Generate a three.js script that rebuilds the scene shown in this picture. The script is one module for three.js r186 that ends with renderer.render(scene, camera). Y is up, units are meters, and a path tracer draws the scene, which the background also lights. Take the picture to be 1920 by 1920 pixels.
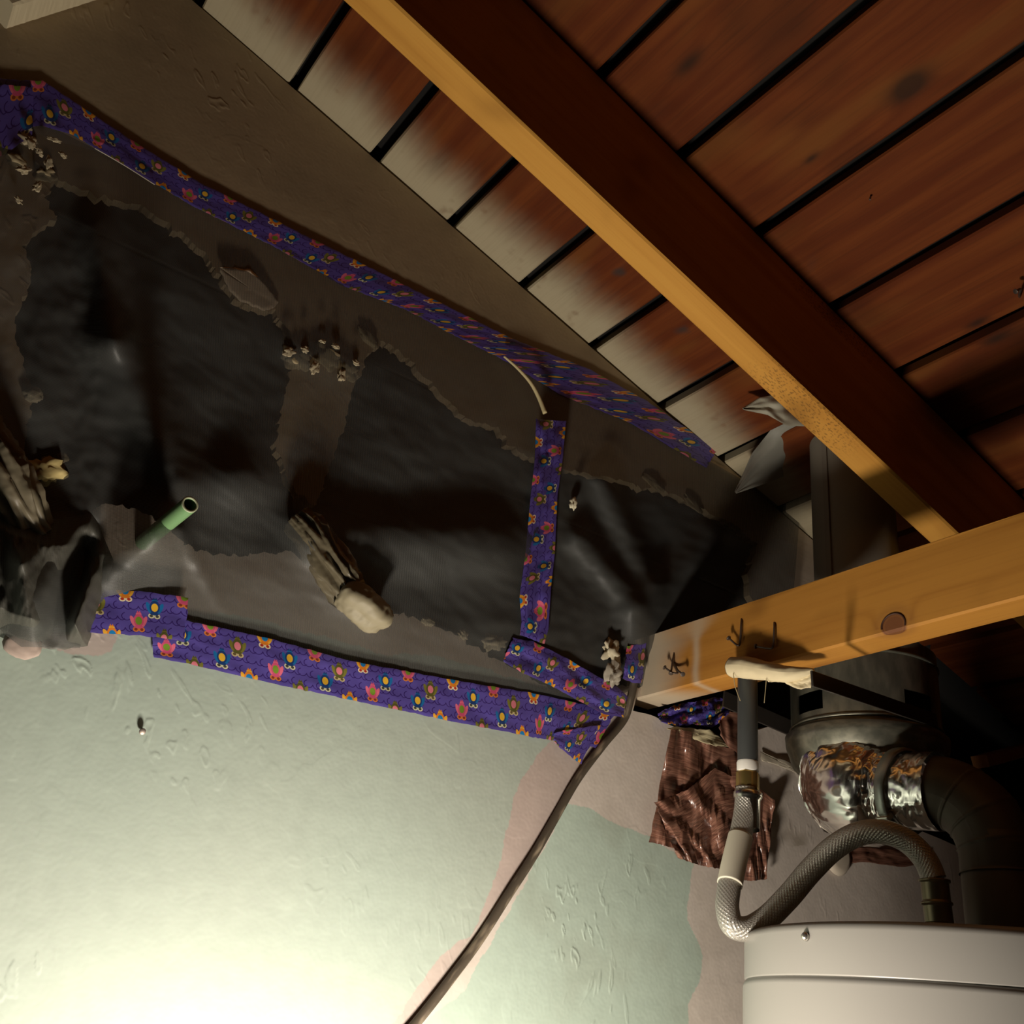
import * as THREE from 'three';
import { mergeGeometries, mergeVertices } from 'three/addons/utils/BufferGeometryUtils.js';
import { RoundedBoxGeometry } from 'three/addons/geometries/RoundedBoxGeometry.js';
import { ImprovedNoise } from 'three/addons/math/ImprovedNoise.js';

// ---------------------------------------------------------------- camera, lamp light, exposure
const scene = new THREE.Scene();
const F = 1900;                                             // focal length in pixels of the 1920 frame
const camera = new THREE.PerspectiveCamera(2 * Math.atan(960 / F) * 180 / Math.PI, 1, 0.02, 30);
const V3 = (x, y, z) => new THREE.Vector3(x, y, z);
const camRight = V3(0.80955, 0.10300, 0.57795), camUp = V3(-0.33881, 0.88596, 0.31668), camBack = V3(-0.47942, -0.45218, 0.75212);
camera.quaternion.setFromRotationMatrix(new THREE.Matrix4().makeBasis(camRight, camUp, camBack));
camera.position.set(0, 0, 0);                               // eye height: the floor lies 1.5 m below
scene.add(camera);
scene.background = new THREE.Color(0x000000);
const LAMP = V3(0.43, -0.30, -0.72);                        // bare bulb of a floor lamp close to the back wall
const lampLight = new THREE.PointLight(new THREE.Color(1.0, 0.89, 0.76), 2.05, 0, 2);
lampLight.position.copy(LAMP); lampLight.castShadow = true; lampLight.shadow.radius = 2.6; lampLight.shadow.mapSize.set(2048, 2048);
const renderer = new THREE.WebGLRenderer({ antialias: true });
renderer.toneMapping = THREE.LinearToneMapping;
renderer.toneMappingExposure = 1.0;
renderer.shadowMap.enabled = true;

// ---------------------------------------------------------------- helpers
const noise = new ImprovedNoise();
const N = (x, y, z = 0) => noise.noise(x + 31.7, y + 17.3, z + 5.1);
const fbm = (x, y, z, o = 4) => { let s = 0, a = 0.5, f = 1; for (let i = 0; i < o; i++) { s += a * N(x * f, y * f, z + i * 7); a *= 0.5; f *= 2.03; } return s; };
let seed = 1234567;
const rnd = () => { seed |= 0; seed = seed + 0x6D2B79F5 | 0; let t = Math.imul(seed ^ seed >>> 15, 1 | seed); t = t + Math.imul(t ^ t >>> 7, 61 | t) ^ t; return ((t ^ t >>> 14) >>> 0) / 4294967296; };
const clamp = (x, a = 0, b = 1) => Math.min(b, Math.max(a, x));
const smooth = (a, b, x) => { const t = clamp((x - a) / (b - a)); return t * t * (3 - 2 * t); };
const mix = (a, b, t) => a + (b - a) * t;
const mix3 = (a, b, t) => [mix(a[0], b[0], t), mix(a[1], b[1], t), mix(a[2], b[2], t)];

const ray = (x, y) => V3(0, 0, 0).addScaledVector(camRight, x - 960).addScaledVector(camUp, 960 - y).addScaledVector(camBack, -F);
const ZW = -1.0;                                            // front face of the back wall
const W = (x, y, off = 0) => { const r = ray(x, y); return r.multiplyScalar((ZW + off) / r.z); };
const atZ = (x, y, z) => { const r = ray(x, y); return r.multiplyScalar(z / r.z); };
const atX = (x, y, X) => { const r = ray(x, y); return r.multiplyScalar(X / r.x); };
// the wall behind the heater: it folds back from the slanting crease
const C0 = W(1185, 1340), C1 = W(780, 1920);
const creaseDir = C0.clone().sub(C1).normalize();
const FOLD = 0.6 * Math.PI / 180;
const acrossDir = V3(creaseDir.y, -creaseDir.x, 0).multiplyScalar(Math.cos(FOLD)).add(V3(0, 0, -Math.sin(FOLD)));
const foldNormal = acrossDir.clone().cross(creaseDir).normalize();
const WR = (x, y, off = 0) => { const r = ray(x, y); const o = C0.clone().addScaledVector(foldNormal, off); return r.multiplyScalar(o.dot(foldNormal) / r.dot(foldNormal)); };
const toFold = (p) => { const d = p.clone().sub(C0); return [d.dot(acrossDir), d.dot(creaseDir)]; };
// roof plane
const RS = -0.29276, RC = 1.14334, roofY = (x) => RC + RS * x;
const slopeDir = V3(1, RS, 0).normalize(), roofUp = V3(-RS, 1, 0).normalize();

function geom(pos, idx, uv) {
  const g = new THREE.BufferGeometry();
  g.setAttribute('position', new THREE.Float32BufferAttribute(pos, 3));
  if (uv) g.setAttribute('uv', new THREE.Float32BufferAttribute(uv, 2));
  g.setIndex(idx); g.computeVertexNormals(); return g;
}
const used = {};
function uname(n) { if (used[n] === undefined) { used[n] = 0; return n; } used[n]++; return n + '_' + String(used[n]).padStart(3, '0'); }
function mesh(name, g, m, parent) { const o = new THREE.Mesh(g, m); o.name = uname(name); o.castShadow = o.receiveShadow = true; (parent || scene).add(o); return o; }
function group(name, p) { const g = new THREE.Group(); g.name = uname(name); if (p) g.position.copy(p); scene.add(g); return g; }
function tag(o, label, category, grp) { o.userData.label = label; o.userData.category = category; if (grp) o.userData.group = grp; return o; }
function structure(o) { o.userData.kind = 'structure'; return o; }
// a thin sheet with real thickness: f(u, v) -> point; pattern coordinates in metres from su, sv
function sheet(nu, nv, f, thick, su = 1, sv = 1, keep) {
  const P = [], pos = [], uv = [], idx = [];
  for (let j = 0; j <= nv; j++) for (let i = 0; i <= nu; i++) P.push(f(i / nu, j / nv));
  const at = (i, j) => P[clamp(j, 0, nv) * (nu + 1) + clamp(i, 0, nu)];
  const nor = [];
  for (let j = 0; j <= nv; j++) for (let i = 0; i <= nu; i++) {
    const n = at(i + 1, j).clone().sub(at(i - 1, j)).cross(at(i, j + 1).clone().sub(at(i, j - 1))).normalize(); nor.push(n);
  }
  const M = (nu + 1) * (nv + 1);
  for (let s = 0; s < (thick ? 2 : 1); s++) for (let k = 0; k < M; k++) {
    const p = P[k].clone().addScaledVector(nor[k], (s ? -0.5 : 0.5) * thick); pos.push(p.x, p.y, p.z);
    uv.push((k % (nu + 1)) / nu * su, Math.floor(k / (nu + 1)) / nv * sv);
  }
  for (let j = 0; j < nv; j++) for (let i = 0; i < nu; i++) {
    if (keep && !keep((i + .5) / nu, (j + .5) / nv)) continue;
    const a = j * (nu + 1) + i, b = a + 1, c = a + nu + 1, d = c + 1;
    idx.push(a, b, d, a, d, c); if (thick) idx.push(M + a, M + d, M + b, M + a, M + c, M + d);
  }
  const rim = (a, b) => idx.push(a, M + a, M + b, a, M + b, b);
  if (!keep && thick) {
    for (let i = 0; i < nu; i++) { rim(i, i + 1); rim(nv * (nu + 1) + i + 1, nv * (nu + 1) + i); }
    for (let j = 0; j < nv; j++) { rim((j + 1) * (nu + 1), j * (nu + 1)); rim(j * (nu + 1) + nu, (j + 1) * (nu + 1) + nu); }
  }
  return geom(pos, idx, uv);
}
const lineAt = (pts, t) => { const s = clamp(t) * (pts.length - 1), i = Math.min(pts.length - 2, Math.floor(s)), k = s - i; return [mix(pts[i][0], pts[i + 1][0], k), mix(pts[i][1], pts[i + 1][1], k)]; };
// swept tube: path points, radius function of t (0..1) and angle
function sweep(points, radius, nt, na, { caps = true, vScale = 1, uScale = 1, bump } = {}) {
  const curve = new THREE.CatmullRomCurve3(points, false, 'centripetal');
  const fr = curve.computeFrenetFrames(nt, false), pos = [], uv = [], idx = [], L = curve.getLength();
  for (let i = 0; i <= nt; i++) {
    const c = curve.getPointAt(i / nt);
    for (let j = 0; j <= na; j++) {
      const a = j / na * Math.PI * 2, r = typeof radius === 'function' ? radius(i / nt, a) : radius;
      const d = fr.normals[i].clone().multiplyScalar(Math.cos(a)).addScaledVector(fr.binormals[i], Math.sin(a));
      const p = c.clone().addScaledVector(d, r + (bump ? bump(i / nt, a, c) : 0));
      pos.push(p.x, p.y, p.z); uv.push(i / nt * L * uScale, j / na * vScale);
    }
  }
  for (let i = 0; i < nt; i++) for (let j = 0; j < na; j++) { const a = i * (na + 1) + j, b = a + na + 1; idx.push(a, a + 1, b, b, a + 1, b + 1); }
  if (caps) for (const [e, s] of [[0, 0], [nt, 1]]) {
    const c = curve.getPointAt(e / nt), k = pos.length / 3; pos.push(c.x, c.y, c.z); uv.push(0, 0);
    for (let j = 0; j < na; j++) { const a = e * (na + 1) + j; s ? idx.push(k, a, a + 1) : idx.push(k, a + 1, a); }
  }
  return geom(pos, idx, uv);
}
function lathe(profile, seg, centre, axis) {
  const g = new THREE.LatheGeometry(profile.map(([r, y]) => new THREE.Vector2(r, y)), seg);
  if (axis) g.applyQuaternion(new THREE.Quaternion().setFromUnitVectors(V3(0, 1, 0), axis.clone().normalize()));
  if (centre) g.translate(centre.x, centre.y, centre.z);
  return g;
}
// a beam given by eight corners: x0..x1, y0..y1, z0..z1 with eased edges, uv along the length (metres)
function roundedBar(sx, sy, sz, r = 0.003) { return new RoundedBoxGeometry(sx, sy, sz, 2, r); }

// ---------------------------------------------------------------- textures
function dataTex(w, h, f, srgb, repeat) {
  const d = new Uint8Array(w * h * 4);
  for (let y = 0; y < h; y++) for (let x = 0; x < w; x++) { const c = f(x / w, y / h), k = (y * w + x) * 4; for (let i = 0; i < 3; i++) d[k + i] = clamp(Array.isArray(c) ? c[i] : c, 0, 1) * 255; d[k + 3] = 255; }
  const t = new THREE.DataTexture(d, w, h, THREE.RGBAFormat);
  t.magFilter = THREE.LinearFilter; t.minFilter = THREE.LinearFilter;
  t.wrapS = t.wrapT = repeat ? THREE.RepeatWrapping : THREE.ClampToEdgeWrapping;
  if (srgb) t.colorSpace = THREE.SRGBColorSpace;
  t.needsUpdate = true; return t;
}
const lin2s = (c) => c.map((v) => v <= 0.0031308 ? v * 12.92 : 1.055 * Math.pow(v, 1 / 2.4) - 0.055);
const mat = (color, roughness = 0.8, extra = {}) => new THREE.MeshPhysicalMaterial({ color: Array.isArray(color) ? new THREE.Color().setRGB(...color) : color, roughness, metalness: 0, side: THREE.DoubleSide, ...extra });
function inside(poly, x, y) { let c = false; for (let i = 0, j = poly.length - 1; i < poly.length; j = i++) { const [xi, yi] = poly[i], [xj, yj] = poly[j]; if ((yi > y) !== (yj > y) && x < (xj - xi) * (y - yi) / (yj - yi) + xi) c = !c; } return c; }

// plaster of the back wall: painted pale green below, bare tan plaster above, pinkish repair along the crease
const WX0 = -0.55, WL = 1.75, WY0 = -0.5;
const wl = (list) => list.map(([x, y]) => { const p = W(x, y); return [p.x, p.y]; });
const repairPoly = wl([[1040, 1370], [975, 1465], [955, 1530], [935, 1610], [930, 1650], [905, 1700], [880, 1760], [820, 1800], [790, 1840], [750, 1900], [690, 2000], [600, 2150], [760, 2150], [1190, 1350], [1120, 1330]]);
const barePoly = wl([[-110, 300], [0, 150], [300, 280], [700, 480], [1000, 620], [1800, 900], [1800, 1250], [1190, 1330], [1100, 1318], [1000, 1285], [900, 1250], [800, 1230], [700, 1225], [640, 1205], [500, 1168], [420, 1150], [350, 1160], [215, 1120], [200, 1060], [170, 1000], [100, 950], [-110, 900]]);
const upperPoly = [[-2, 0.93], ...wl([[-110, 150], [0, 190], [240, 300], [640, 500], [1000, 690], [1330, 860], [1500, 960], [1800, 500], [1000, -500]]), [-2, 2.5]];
const tonguePoly = wl([[-110, 200], [240, 300], [640, 500], [1000, 690], [1330, 860], [1500, 960], [1400, 1000], [900, 900], [640, 960], [500, 960], [150, 930], [-110, 900]]);
const patchPoly = wl([[165, 1180], [212, 1190], [208, 1220], [185, 1232], [120, 1225], [60, 1215], [90, 1190]]);
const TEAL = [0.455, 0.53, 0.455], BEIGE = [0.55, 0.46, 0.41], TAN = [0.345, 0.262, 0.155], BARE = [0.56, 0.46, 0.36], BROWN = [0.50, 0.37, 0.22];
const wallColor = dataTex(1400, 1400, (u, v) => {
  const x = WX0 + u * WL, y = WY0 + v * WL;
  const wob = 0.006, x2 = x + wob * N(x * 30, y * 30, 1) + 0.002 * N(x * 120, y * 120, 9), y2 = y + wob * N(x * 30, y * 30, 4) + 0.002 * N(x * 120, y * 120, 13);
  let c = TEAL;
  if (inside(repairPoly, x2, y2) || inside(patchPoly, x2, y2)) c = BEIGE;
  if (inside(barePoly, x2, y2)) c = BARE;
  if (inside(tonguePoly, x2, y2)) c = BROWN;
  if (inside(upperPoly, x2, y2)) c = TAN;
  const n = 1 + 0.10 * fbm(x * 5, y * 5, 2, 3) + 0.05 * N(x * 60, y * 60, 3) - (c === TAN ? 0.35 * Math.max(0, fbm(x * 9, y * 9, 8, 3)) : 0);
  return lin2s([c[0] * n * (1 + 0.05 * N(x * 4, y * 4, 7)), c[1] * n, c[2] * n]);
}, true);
wallColor.repeat.set(1 / WL, 1 / WL); wallColor.offset.set(-WX0 / WL, -WY0 / WL);
// skip-trowel relief, tiling 0.9 m
function trowel(x, y) {
  const wx = x + 0.03 * N(x * 9, y * 9, 21), wy = y + 0.03 * N(x * 9, y * 9, 25);
  const patch = smooth(0.02, 0.22, fbm(x * 5 + 3, y * 5, 41, 2));
  const s = (wx * 0.8 + wy * 0.6) * 90, t = (-wx * 0.6 + wy * 0.8) * 34;
  const r = N(s, t, 2) + 0.4 * N(s * 2, t * 2, 5);
  const ridge = smooth(0.28, 0.42, r) * (1 - smooth(0.46, 0.75, r));
  const r2 = fbm(wx * 11, wy * 11, 60, 3), lip = smooth(0.12, 0.14, r2) * (1 - smooth(0.14, 0.3, r2));
  return 0.35 + 0.10 * fbm(x * 40, y * 40, 3, 3) + 0.035 * N(x * 240, y * 240, 1) + (0.09 + 0.17 * (1 - smooth(0.12, 0.42, x))) * patch * ridge + 0.05 * lip * smooth(-0.1, 0.25, N(x * 6, y * 6, 77));
}
const wallBump = dataTex(1400, 1400, (u, v) => trowel(WX0 + u * WL, WY0 + v * WL), false);
wallBump.repeat.copy(wallColor.repeat); wallBump.offset.copy(wallColor.offset);
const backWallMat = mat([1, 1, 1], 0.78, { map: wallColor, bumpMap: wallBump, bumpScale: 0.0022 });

// plaster of the folded wall, in its own metres
const FX0 = -0.15, FL = 1.4, FY0 = -1.15;
const fl = (list) => list.map(([x, y]) => toFold(WR(x, y)));
const greenPoly = fl([[1060, 1500], [1150, 1538], [1215, 1570], [1270, 1600], [1298, 1618], [1292, 1660], [1290, 1720], [1315, 1790], [1312, 1840], [1290, 1880], [1285, 1990], [1290, 2300], [500, 2300], [700, 2020], [870, 1850], [960, 1700], [1035, 1560]]);
const stainPoly = fl([[1420, 1470], [1540, 1500], [1600, 1540], [1560, 1580], [1480, 1590], [1430, 1540]]);
const foldColor = dataTex(1100, 1100, (u, v) => {
  const x = FX0 + u * FL, y = FY0 + v * FL;
  const x2 = x + 0.006 * N(x * 30, y * 30, 1) + 0.002 * N(x * 120, y * 120, 9), y2 = y + 0.006 * N(x * 30, y * 30, 4);
  let c = inside(greenPoly, x2, y2) ? [0.47, 0.575, 0.49] : [0.68, 0.61, 0.54];
  const st = smooth(0.02, 0.3, fbm(x * 10, y * 10, 44, 3)) * (inside(stainPoly, x2, y2) ? 0.55 : 0.12);
  c = mix3(c, [0.24, 0.19, 0.12], st);
  const n = 1 + 0.12 * fbm(x * 6, y * 6, 2, 3) + 0.05 * N(x * 60, y * 60, 3);
  return lin2s([c[0] * n, c[1] * n, c[2] * n]);
}, true);
foldColor.repeat.set(1 / FL, 1 / FL); foldColor.offset.set(-FX0 / FL, -FY0 / FL);
const foldBump = wallBump.clone(); foldBump.offset.set(0.35, 0.6); foldBump.repeat.set(1 / WL, 1 / WL); foldBump.wrapS = foldBump.wrapT = THREE.RepeatWrapping; foldBump.needsUpdate = true;
const foldWallMat = mat([1, 1, 1], 0.8, { map: foldColor, bumpMap: foldBump, bumpScale: 0.0022 });

// roof boards: red-brown planks whose ends by the wall caught whitish paint overspray
function boardTex(k, spray = true) {
  const knots = []; for (let i = 0; i < 4; i++) knots.push([rnd() * 1.4 + 0.25, rnd(), 0.5 + rnd()]);
  const off = k * 13.7;
  return dataTex(1200, 128, (u, v) => {
    const x = u * 1.7, y = v * 0.14; let bend = 0, dark = 0;
    for (const [kx, kv, ks] of knots) { const dx = (x - kx) / (0.03 * ks), dy = (v - kv) * 0.14 / (0.011 * ks), d = dx * dx + dy * dy; bend += 0.35 * Math.exp(-d) * Math.sign(dy); dark += 1.0 * Math.exp(-d * 2.0); }
    const g = fbm(x * 2.2, y * 55 + bend * 2 + off, off, 4), fine = N(x * 14, y * 520, off + 3), blotch = fbm(x * 6 + off, y * 9, off + 9, 3);
    let c = mix3([0.125, 0.027, 0.0065], [0.185, 0.048, 0.010], smooth(-0.3, 0.4, g));
    c = mix3(c, [0.055, 0.017, 0.006], clamp(smooth(0.05, 0.5, blotch) * 0.55 + 0.22 * smooth(0.1, 0.5, fine)));
    c = mix3(c, [0.21, 0.078, 0.016], smooth(0.1, 0.45, fbm(x * 4, y * 14, off + 20, 3)) * 0.6);
    c = mix3(c, [0.028, 0.014, 0.008], clamp(dark) * 0.85);
    const reach = 0.088 + 0.02 * N(v * 2.2, off, 2) + 0.005 * N(x * 30, v * 26, off), ov = Math.pow(1 - smooth(reach - 0.05, reach + 0.055, x), 1.6);
    const scuff = clamp(1 - 0.35 * smooth(0.2, 0.5, fbm(x * 30, y * 30, off + 50, 3)) - 0.06 * smooth(0, 0.4, fine));
    c = mix3(c, [0.52, 0.46, 0.31], spray ? ov * scuff * 0.95 : 0);
    const rust = smooth(0.28, 0.5, fbm(x * 12, v * 2.4, off + 77, 3)) * (1 - smooth(0.2, 0.45, x)) * smooth(0.08, 0.16, x); c = mix3(c, [0.05, 0.04, 0.035], rust);
    return lin2s(c);
  }, true);
}
const boardMats = []; for (let k = 0; k < 6; k++) { const t = boardTex(k); t.repeat.set(1 / 1.7, 1); boardMats.push(mat([1, 1, 1], 0.8, { map: t, bumpMap: t, bumpScale: 0.0006, specularIntensity: 0.35 })); }
const eaveMats = []; for (let k = 0; k < 2; k++) { const t = boardTex(k + 9, false); t.repeat.set(1 / 1.7, 1); eaveMats.push(mat([1, 1, 1], 0.8, { map: t, specularIntensity: 0.35 })); }
// yellow pine of rafter and tie beam
function pineTex(k, light, dark, knots, smears, L) {
  return dataTex(1400, 256, (u, v) => {
    const x = u * L, y = v * 0.28; let bend = 0, kn = 0, ring = 0;
    for (const [kx, ky, kr] of knots) { const dx = (x - kx) / (kr * 1.15), dy = (y - ky) / kr, d = Math.sqrt(dx * dx + dy * dy); bend += 1.2 * Math.exp(-d * d * 0.35) * Math.sign(dy + 0.01); kn += 1 - smooth(0.75, 1.1, d); ring += (1 - smooth(1.0, 1.25, d)) * smooth(0.85, 1.0, d) + 0.35 * Math.exp(-Math.pow((d - 1.5) * 2.2, 2)); }
    const g = fbm(x * 1.6, y * 34 + bend * 1.4 + k * 5, k, 4), fine = N(x * 9, y * 380, k + 2), bl = fbm(x * 7, y * 12, k + 6, 3);
    let c = mix3(light, dark, smooth(-0.25, 0.45, g) * 0.75 + 0.2 * smooth(0, 0.6, fine));
    c = mix3(c, dark.map((q) => q * 0.55), smooth(0.12, 0.5, bl) * 0.6);
    c = mix3(c, [0.12, 0.04, 0.02], clamp(kn * 0.85 + ring * 0.7));
    for (const s of smears) { const m = s(x, y); if (m > 0) c = mix3(c, s.tint || [0.50, 0.44, 0.33], m); }
    return lin2s(c);
  }, true);
}
// ---------------------------------------------------------------- setting: roof boards
const ceiling = structure(group('ceiling'));
{
  const seams = [-0.0615, 0.0745, 0.2175, 0.3500, 0.4800, 0.6130, 0.7470, 0.8880, 1.0220];
  while (seams[0] > -2.3) seams.unshift(seams[0] - 0.136);
  while (seams[seams.length - 1] < 2.75) seams.push(seams[seams.length - 1] + 0.136);
  const z0 = -1.02, z1 = 1.9, gap = 0.0125;
  for (let i = 0; i + 1 < seams.length; i++) {
    const a = seams[i] + gap / 2 * (0.8 + 0.5 * rnd()), b = seams[i + 1] - gap / 2 * (0.8 + 0.5 * rnd()), L = z1 - z0, w = (b - a) / slopeDir.x;
    // chamfered plank profile extruded along the eave direction, lower corners eased, edges slightly uneven
    const c = 0.0025, n = 26, prof = [[0, 0.019], [0, c], [c, 0], [w - c, 0], [w, c], [w, 0.019]], pos = [], uv = [], idx = [];
    const lift = (rnd() - 0.5) * 0.003;
    for (let s = 0; s <= n; s++) { const z = z0 + L * Math.pow(s / n, 1.6);
      for (let k = 0; k < prof.length; k++) {
        const e = (k < 2 ? 1 : k > 3 ? -1 : 0) * 0.0018 * Math.max(0, N(z * 9, i * 3.1, k < 3 ? 1 : 5));
        const p = V3(a, roofY(a), z).addScaledVector(slopeDir, prof[k][0] + e).addScaledVector(roofUp, prof[k][1] + lift);
        pos.push(p.x, p.y, p.z); uv.push(z - z0, prof[k][0] / 0.142);
      } }
    const m = prof.length;
    for (let s = 0; s < n; s++) for (let k = 0; k + 1 < m; k++) { const q = s * m + k; idx.push(q, q + m, q + 1, q + 1, q + m, q + m + 1); }
    for (let s = 0; s < n; s++) { const q = s * m; idx.push(q, q + m - 1, q + m, q + m, q + m - 1, q + 2 * m - 1); }
    const g0 = geom(pos, idx, uv).toNonIndexed(); g0.computeVertexNormals();
    mesh('board', g0, seams[i] > 1.3 ? eaveMats[i % 2] : boardMats[(i * 5 + 2) % 6], ceiling);
  }
  const u = new THREE.BoxGeometry(5.4, 0.05, 3.4); const q = mesh('roofing_underlay', u, mat([0.01, 0.009, 0.008], 0.95), ceiling);
  q.rotation.z = Math.atan(RS); q.position.set(0.25, roofY(0.25) + 0.056, 0.4);
}
// ---------------------------------------------------------------- setting: walls and floor
const holePx = [[105, 335], [150, 355], [200, 372], [265, 385], [300, 410], [345, 440], [392, 482], [415, 520], [440, 560], [470, 575], [520, 582], [530, 600], [552, 640], [545, 700], [530, 760], [516, 830], [535, 890], [560, 930], [592, 945], [604, 915], [622, 868], [648, 800], [650, 760], [676, 700], [690, 665], [716, 640], [745, 655], [790, 700], [840, 752], [880, 788], [930, 800], [955, 830], [990, 858], [1040, 880], [1090, 885], [1160, 900], [1210, 915], [1260, 925], [1330, 960], [1380, 985], [1420, 1020], [1400, 1090], [1420, 1150], [1450, 1210], [1380, 1235], [1200, 1290], [1130, 1280], [1080, 1300], [1030, 1290], [960, 1250], [905, 1225], [865, 1195], [820, 1175], [770, 1155], [735, 1150], [700, 1165], [660, 1130], [600, 1075], [545, 1035], [500, 1035], [455, 1042], [390, 1038], [345, 1020], [310, 985], [270, 962], [220, 945], [180, 950], [165, 985], [160, 1020], [190, 1070], [150, 1090], [100, 1050], [60, 980], [60, 920], [45, 850], [55, 790], [62, 740], [35, 660], [28, 600], [52, 545], [58, 500], [45, 460], [70, 430], [110, 410], [85, 370]];
{
  const ragged = [];
  for (let i = 0; i < holePx.length; i++) { const p = holePx[i], q = holePx[(i + 1) % holePx.length]; for (let k = 0; k < 9; k++) { const x = mix(p[0], q[0], k / 9), y = mix(p[1], q[1], k / 9); const w = W(x + 8 * N(x * 0.07, y * 0.07, 3) + 5 * N(x * 0.23, y * 0.23, 6), y + 8 * N(x * 0.07, y * 0.07, 8) + 5 * N(x * 0.23, y * 0.23, 16)); ragged.push(new THREE.Vector2(w.x, w.y)); } }
  const kB = -(C0.y + 1.5) / creaseDir.y, xb = C0.x + creaseDir.x * kB;
  const s = new THREE.Shape([[-2.3, -1.5], [xb, -1.5], [C0.x, C0.y], ...wl([[1193, 1308], [1240, 1294], [1390, 1246], [1470, 1220], [1546, 1196]]), [1.25, roofY(1.25) - 0.004], [0.6, roofY(0.6) - 0.004], [-2.3, roofY(-2.3) - 0.004]].map(([x, y]) => new THREE.Vector2(x, y)));
  s.holes.push(new THREE.Path(ragged));
  const g = new THREE.ExtrudeGeometry(s, { depth: 0.012, bevelEnabled: false }); g.translate(0, 0, ZW - 0.012);
  structure(mesh('wall_back', g, backWallMat));
  // dark timber sheathing behind the plaster
  const cav = structure(group('wall_cavity'));
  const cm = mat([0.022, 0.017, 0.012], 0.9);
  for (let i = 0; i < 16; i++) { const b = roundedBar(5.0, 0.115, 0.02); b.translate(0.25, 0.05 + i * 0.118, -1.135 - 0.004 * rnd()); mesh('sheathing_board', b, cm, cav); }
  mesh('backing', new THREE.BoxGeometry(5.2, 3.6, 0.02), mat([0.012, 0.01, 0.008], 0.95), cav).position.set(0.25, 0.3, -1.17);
}
{
  const ptsTop = [[1180, 1330], [1212, 1338], [1248, 1356], [1310, 1385], [1372, 1400], [1418, 1368], [1446, 1362], [1500, 1392], [1540, 1425], [1575, 1478], [1640, 1522], [1760, 1572], [1960, 1655]].map(([x, y]) => toFold(WR(x, y)));
  const s = new THREE.Shape(); const bot = (sx) => [sx, (-1.5 - C0.y - sx * acrossDir.y) / creaseDir.y];
  s.moveTo(...bot(0)); s.lineTo(...bot(1.9)); const last = ptsTop[ptsTop.length - 1], e = toFold(V3(2.75, 0.36, 0).setZ(C0.z - 0.25));
  s.lineTo(1.9, last[1] + (1.9 - last[0]) * 0.62);
  const dense = []; for (let i = ptsTop.length - 1; i > 0; i--) for (let k = 0; k < 5; k++) dense.push([mix(ptsTop[i][0], ptsTop[i - 1][0], k / 5), mix(ptsTop[i][1], ptsTop[i - 1][1], k / 5) + 0.004 * N(i + k * .2, 3, 3)]);
  dense.push(ptsTop[0]); for (const p of dense) s.lineTo(...p);
  const g = new THREE.ExtrudeGeometry(s, { depth: 0.05, bevelEnabled: false }); g.translate(0, 0, -0.05);
  g.applyMatrix4(new THREE.Matrix4().makeBasis(acrossDir, creaseDir, foldNormal).setPosition(C0));
  structure(mesh('wall_right', g, foldWallMat));
  const dim = mat([0.035, 0.028, 0.02], 0.9);
  structure(mesh('floor', new THREE.BoxGeometry(5.2, 0.1, 3.4), mat([0.035, 0.028, 0.022], 0.8))).position.set(0.25, -1.55, 0.35);
  structure(mesh('wall_left', new THREE.BoxGeometry(0.1, 3.4, 3.4), dim)).position.set(-2.3, 0.1, 0.35);
  structure(mesh('wall_front', new THREE.BoxGeometry(5.2, 3.4, 0.1), dim)).position.set(0.25, 0.1, 1.95);
  structure(mesh('wall_eave', new THREE.BoxGeometry(0.1, 2.2, 3.4), mat([0.05, 0.03, 0.018], 0.9))).position.set(2.75, -0.5, 0.35);
}
// ---------------------------------------------------------------- rafter and tie beam
const specks = (x, y) => Math.abs(x - 1.17) < 0.11 && y > 0.168 && y < 0.215 ? smooth(0.22, 0.34, N(x * 260, y * 700, 3)) * 0.75 * (1 - smooth(0.05, 0.11, Math.abs(x - 1.17))) : 0; specks.tint = [0.16, 0.075, 0.02];
const rafterTex = pineTex(1, [0.63, 0.315, 0.06], [0.47, 0.205, 0.032], [[0.62, 0.02, 0.006]], [specks], 2.2);
rafterTex.wrapS = rafterTex.wrapT = THREE.MirroredRepeatWrapping; rafterTex.repeat.set(1 / 2.2, 1 / 0.28);
const rafterMat = mat([1, 1, 1], 0.75, { map: rafterTex, bumpMap: rafterTex, bumpScale: 0.0005, specularIntensity: 0.4 });
function bar(len, h, w, u0 = 0) {   // length along x, top at y = 0, uv in metres: along and around
  const n = 40, r = 0.0025, prof = [[0, 0], [-r, -0], [-h + r, 0], [-h, r], [-h, w - r], [-h + r, w], [-r, w], [0, w - r], [0, 0]], pos = [], uv = [], idx = [];
  let acc = [0]; for (let k = 1; k < prof.length; k++) acc.push(acc[k - 1] + Math.hypot(prof[k][0] - prof[k - 1][0], prof[k][1] - prof[k - 1][1]));
  for (let i = 0; i <= n; i++) for (let k = 0; k < prof.length; k++) { pos.push(i / n * len, prof[k][0] + 0.0006 * N(i * 0.7, k, 3), prof[k][1] + 0.0006 * N(i * 0.7, k, 9)); uv.push(u0 + i / n * len, acc[k]); }
  const m = prof.length; for (let i = 0; i < n; i++) for (let k = 0; k + 1 < m; k++) { const q = i * m + k; idx.push(q, q + 1, q + m, q + 1, q + m + 1, q + m); }
  for (const e of [0, n]) for (let k = 1; k + 2 < m; k++) e ? idx.push(e * m, e * m + k, e * m + k + 1) : idx.push(0, k + 1, k);
  const g = geom(pos, idx, uv).toNonIndexed(); g.computeVertexNormals(); return g;
}
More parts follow.
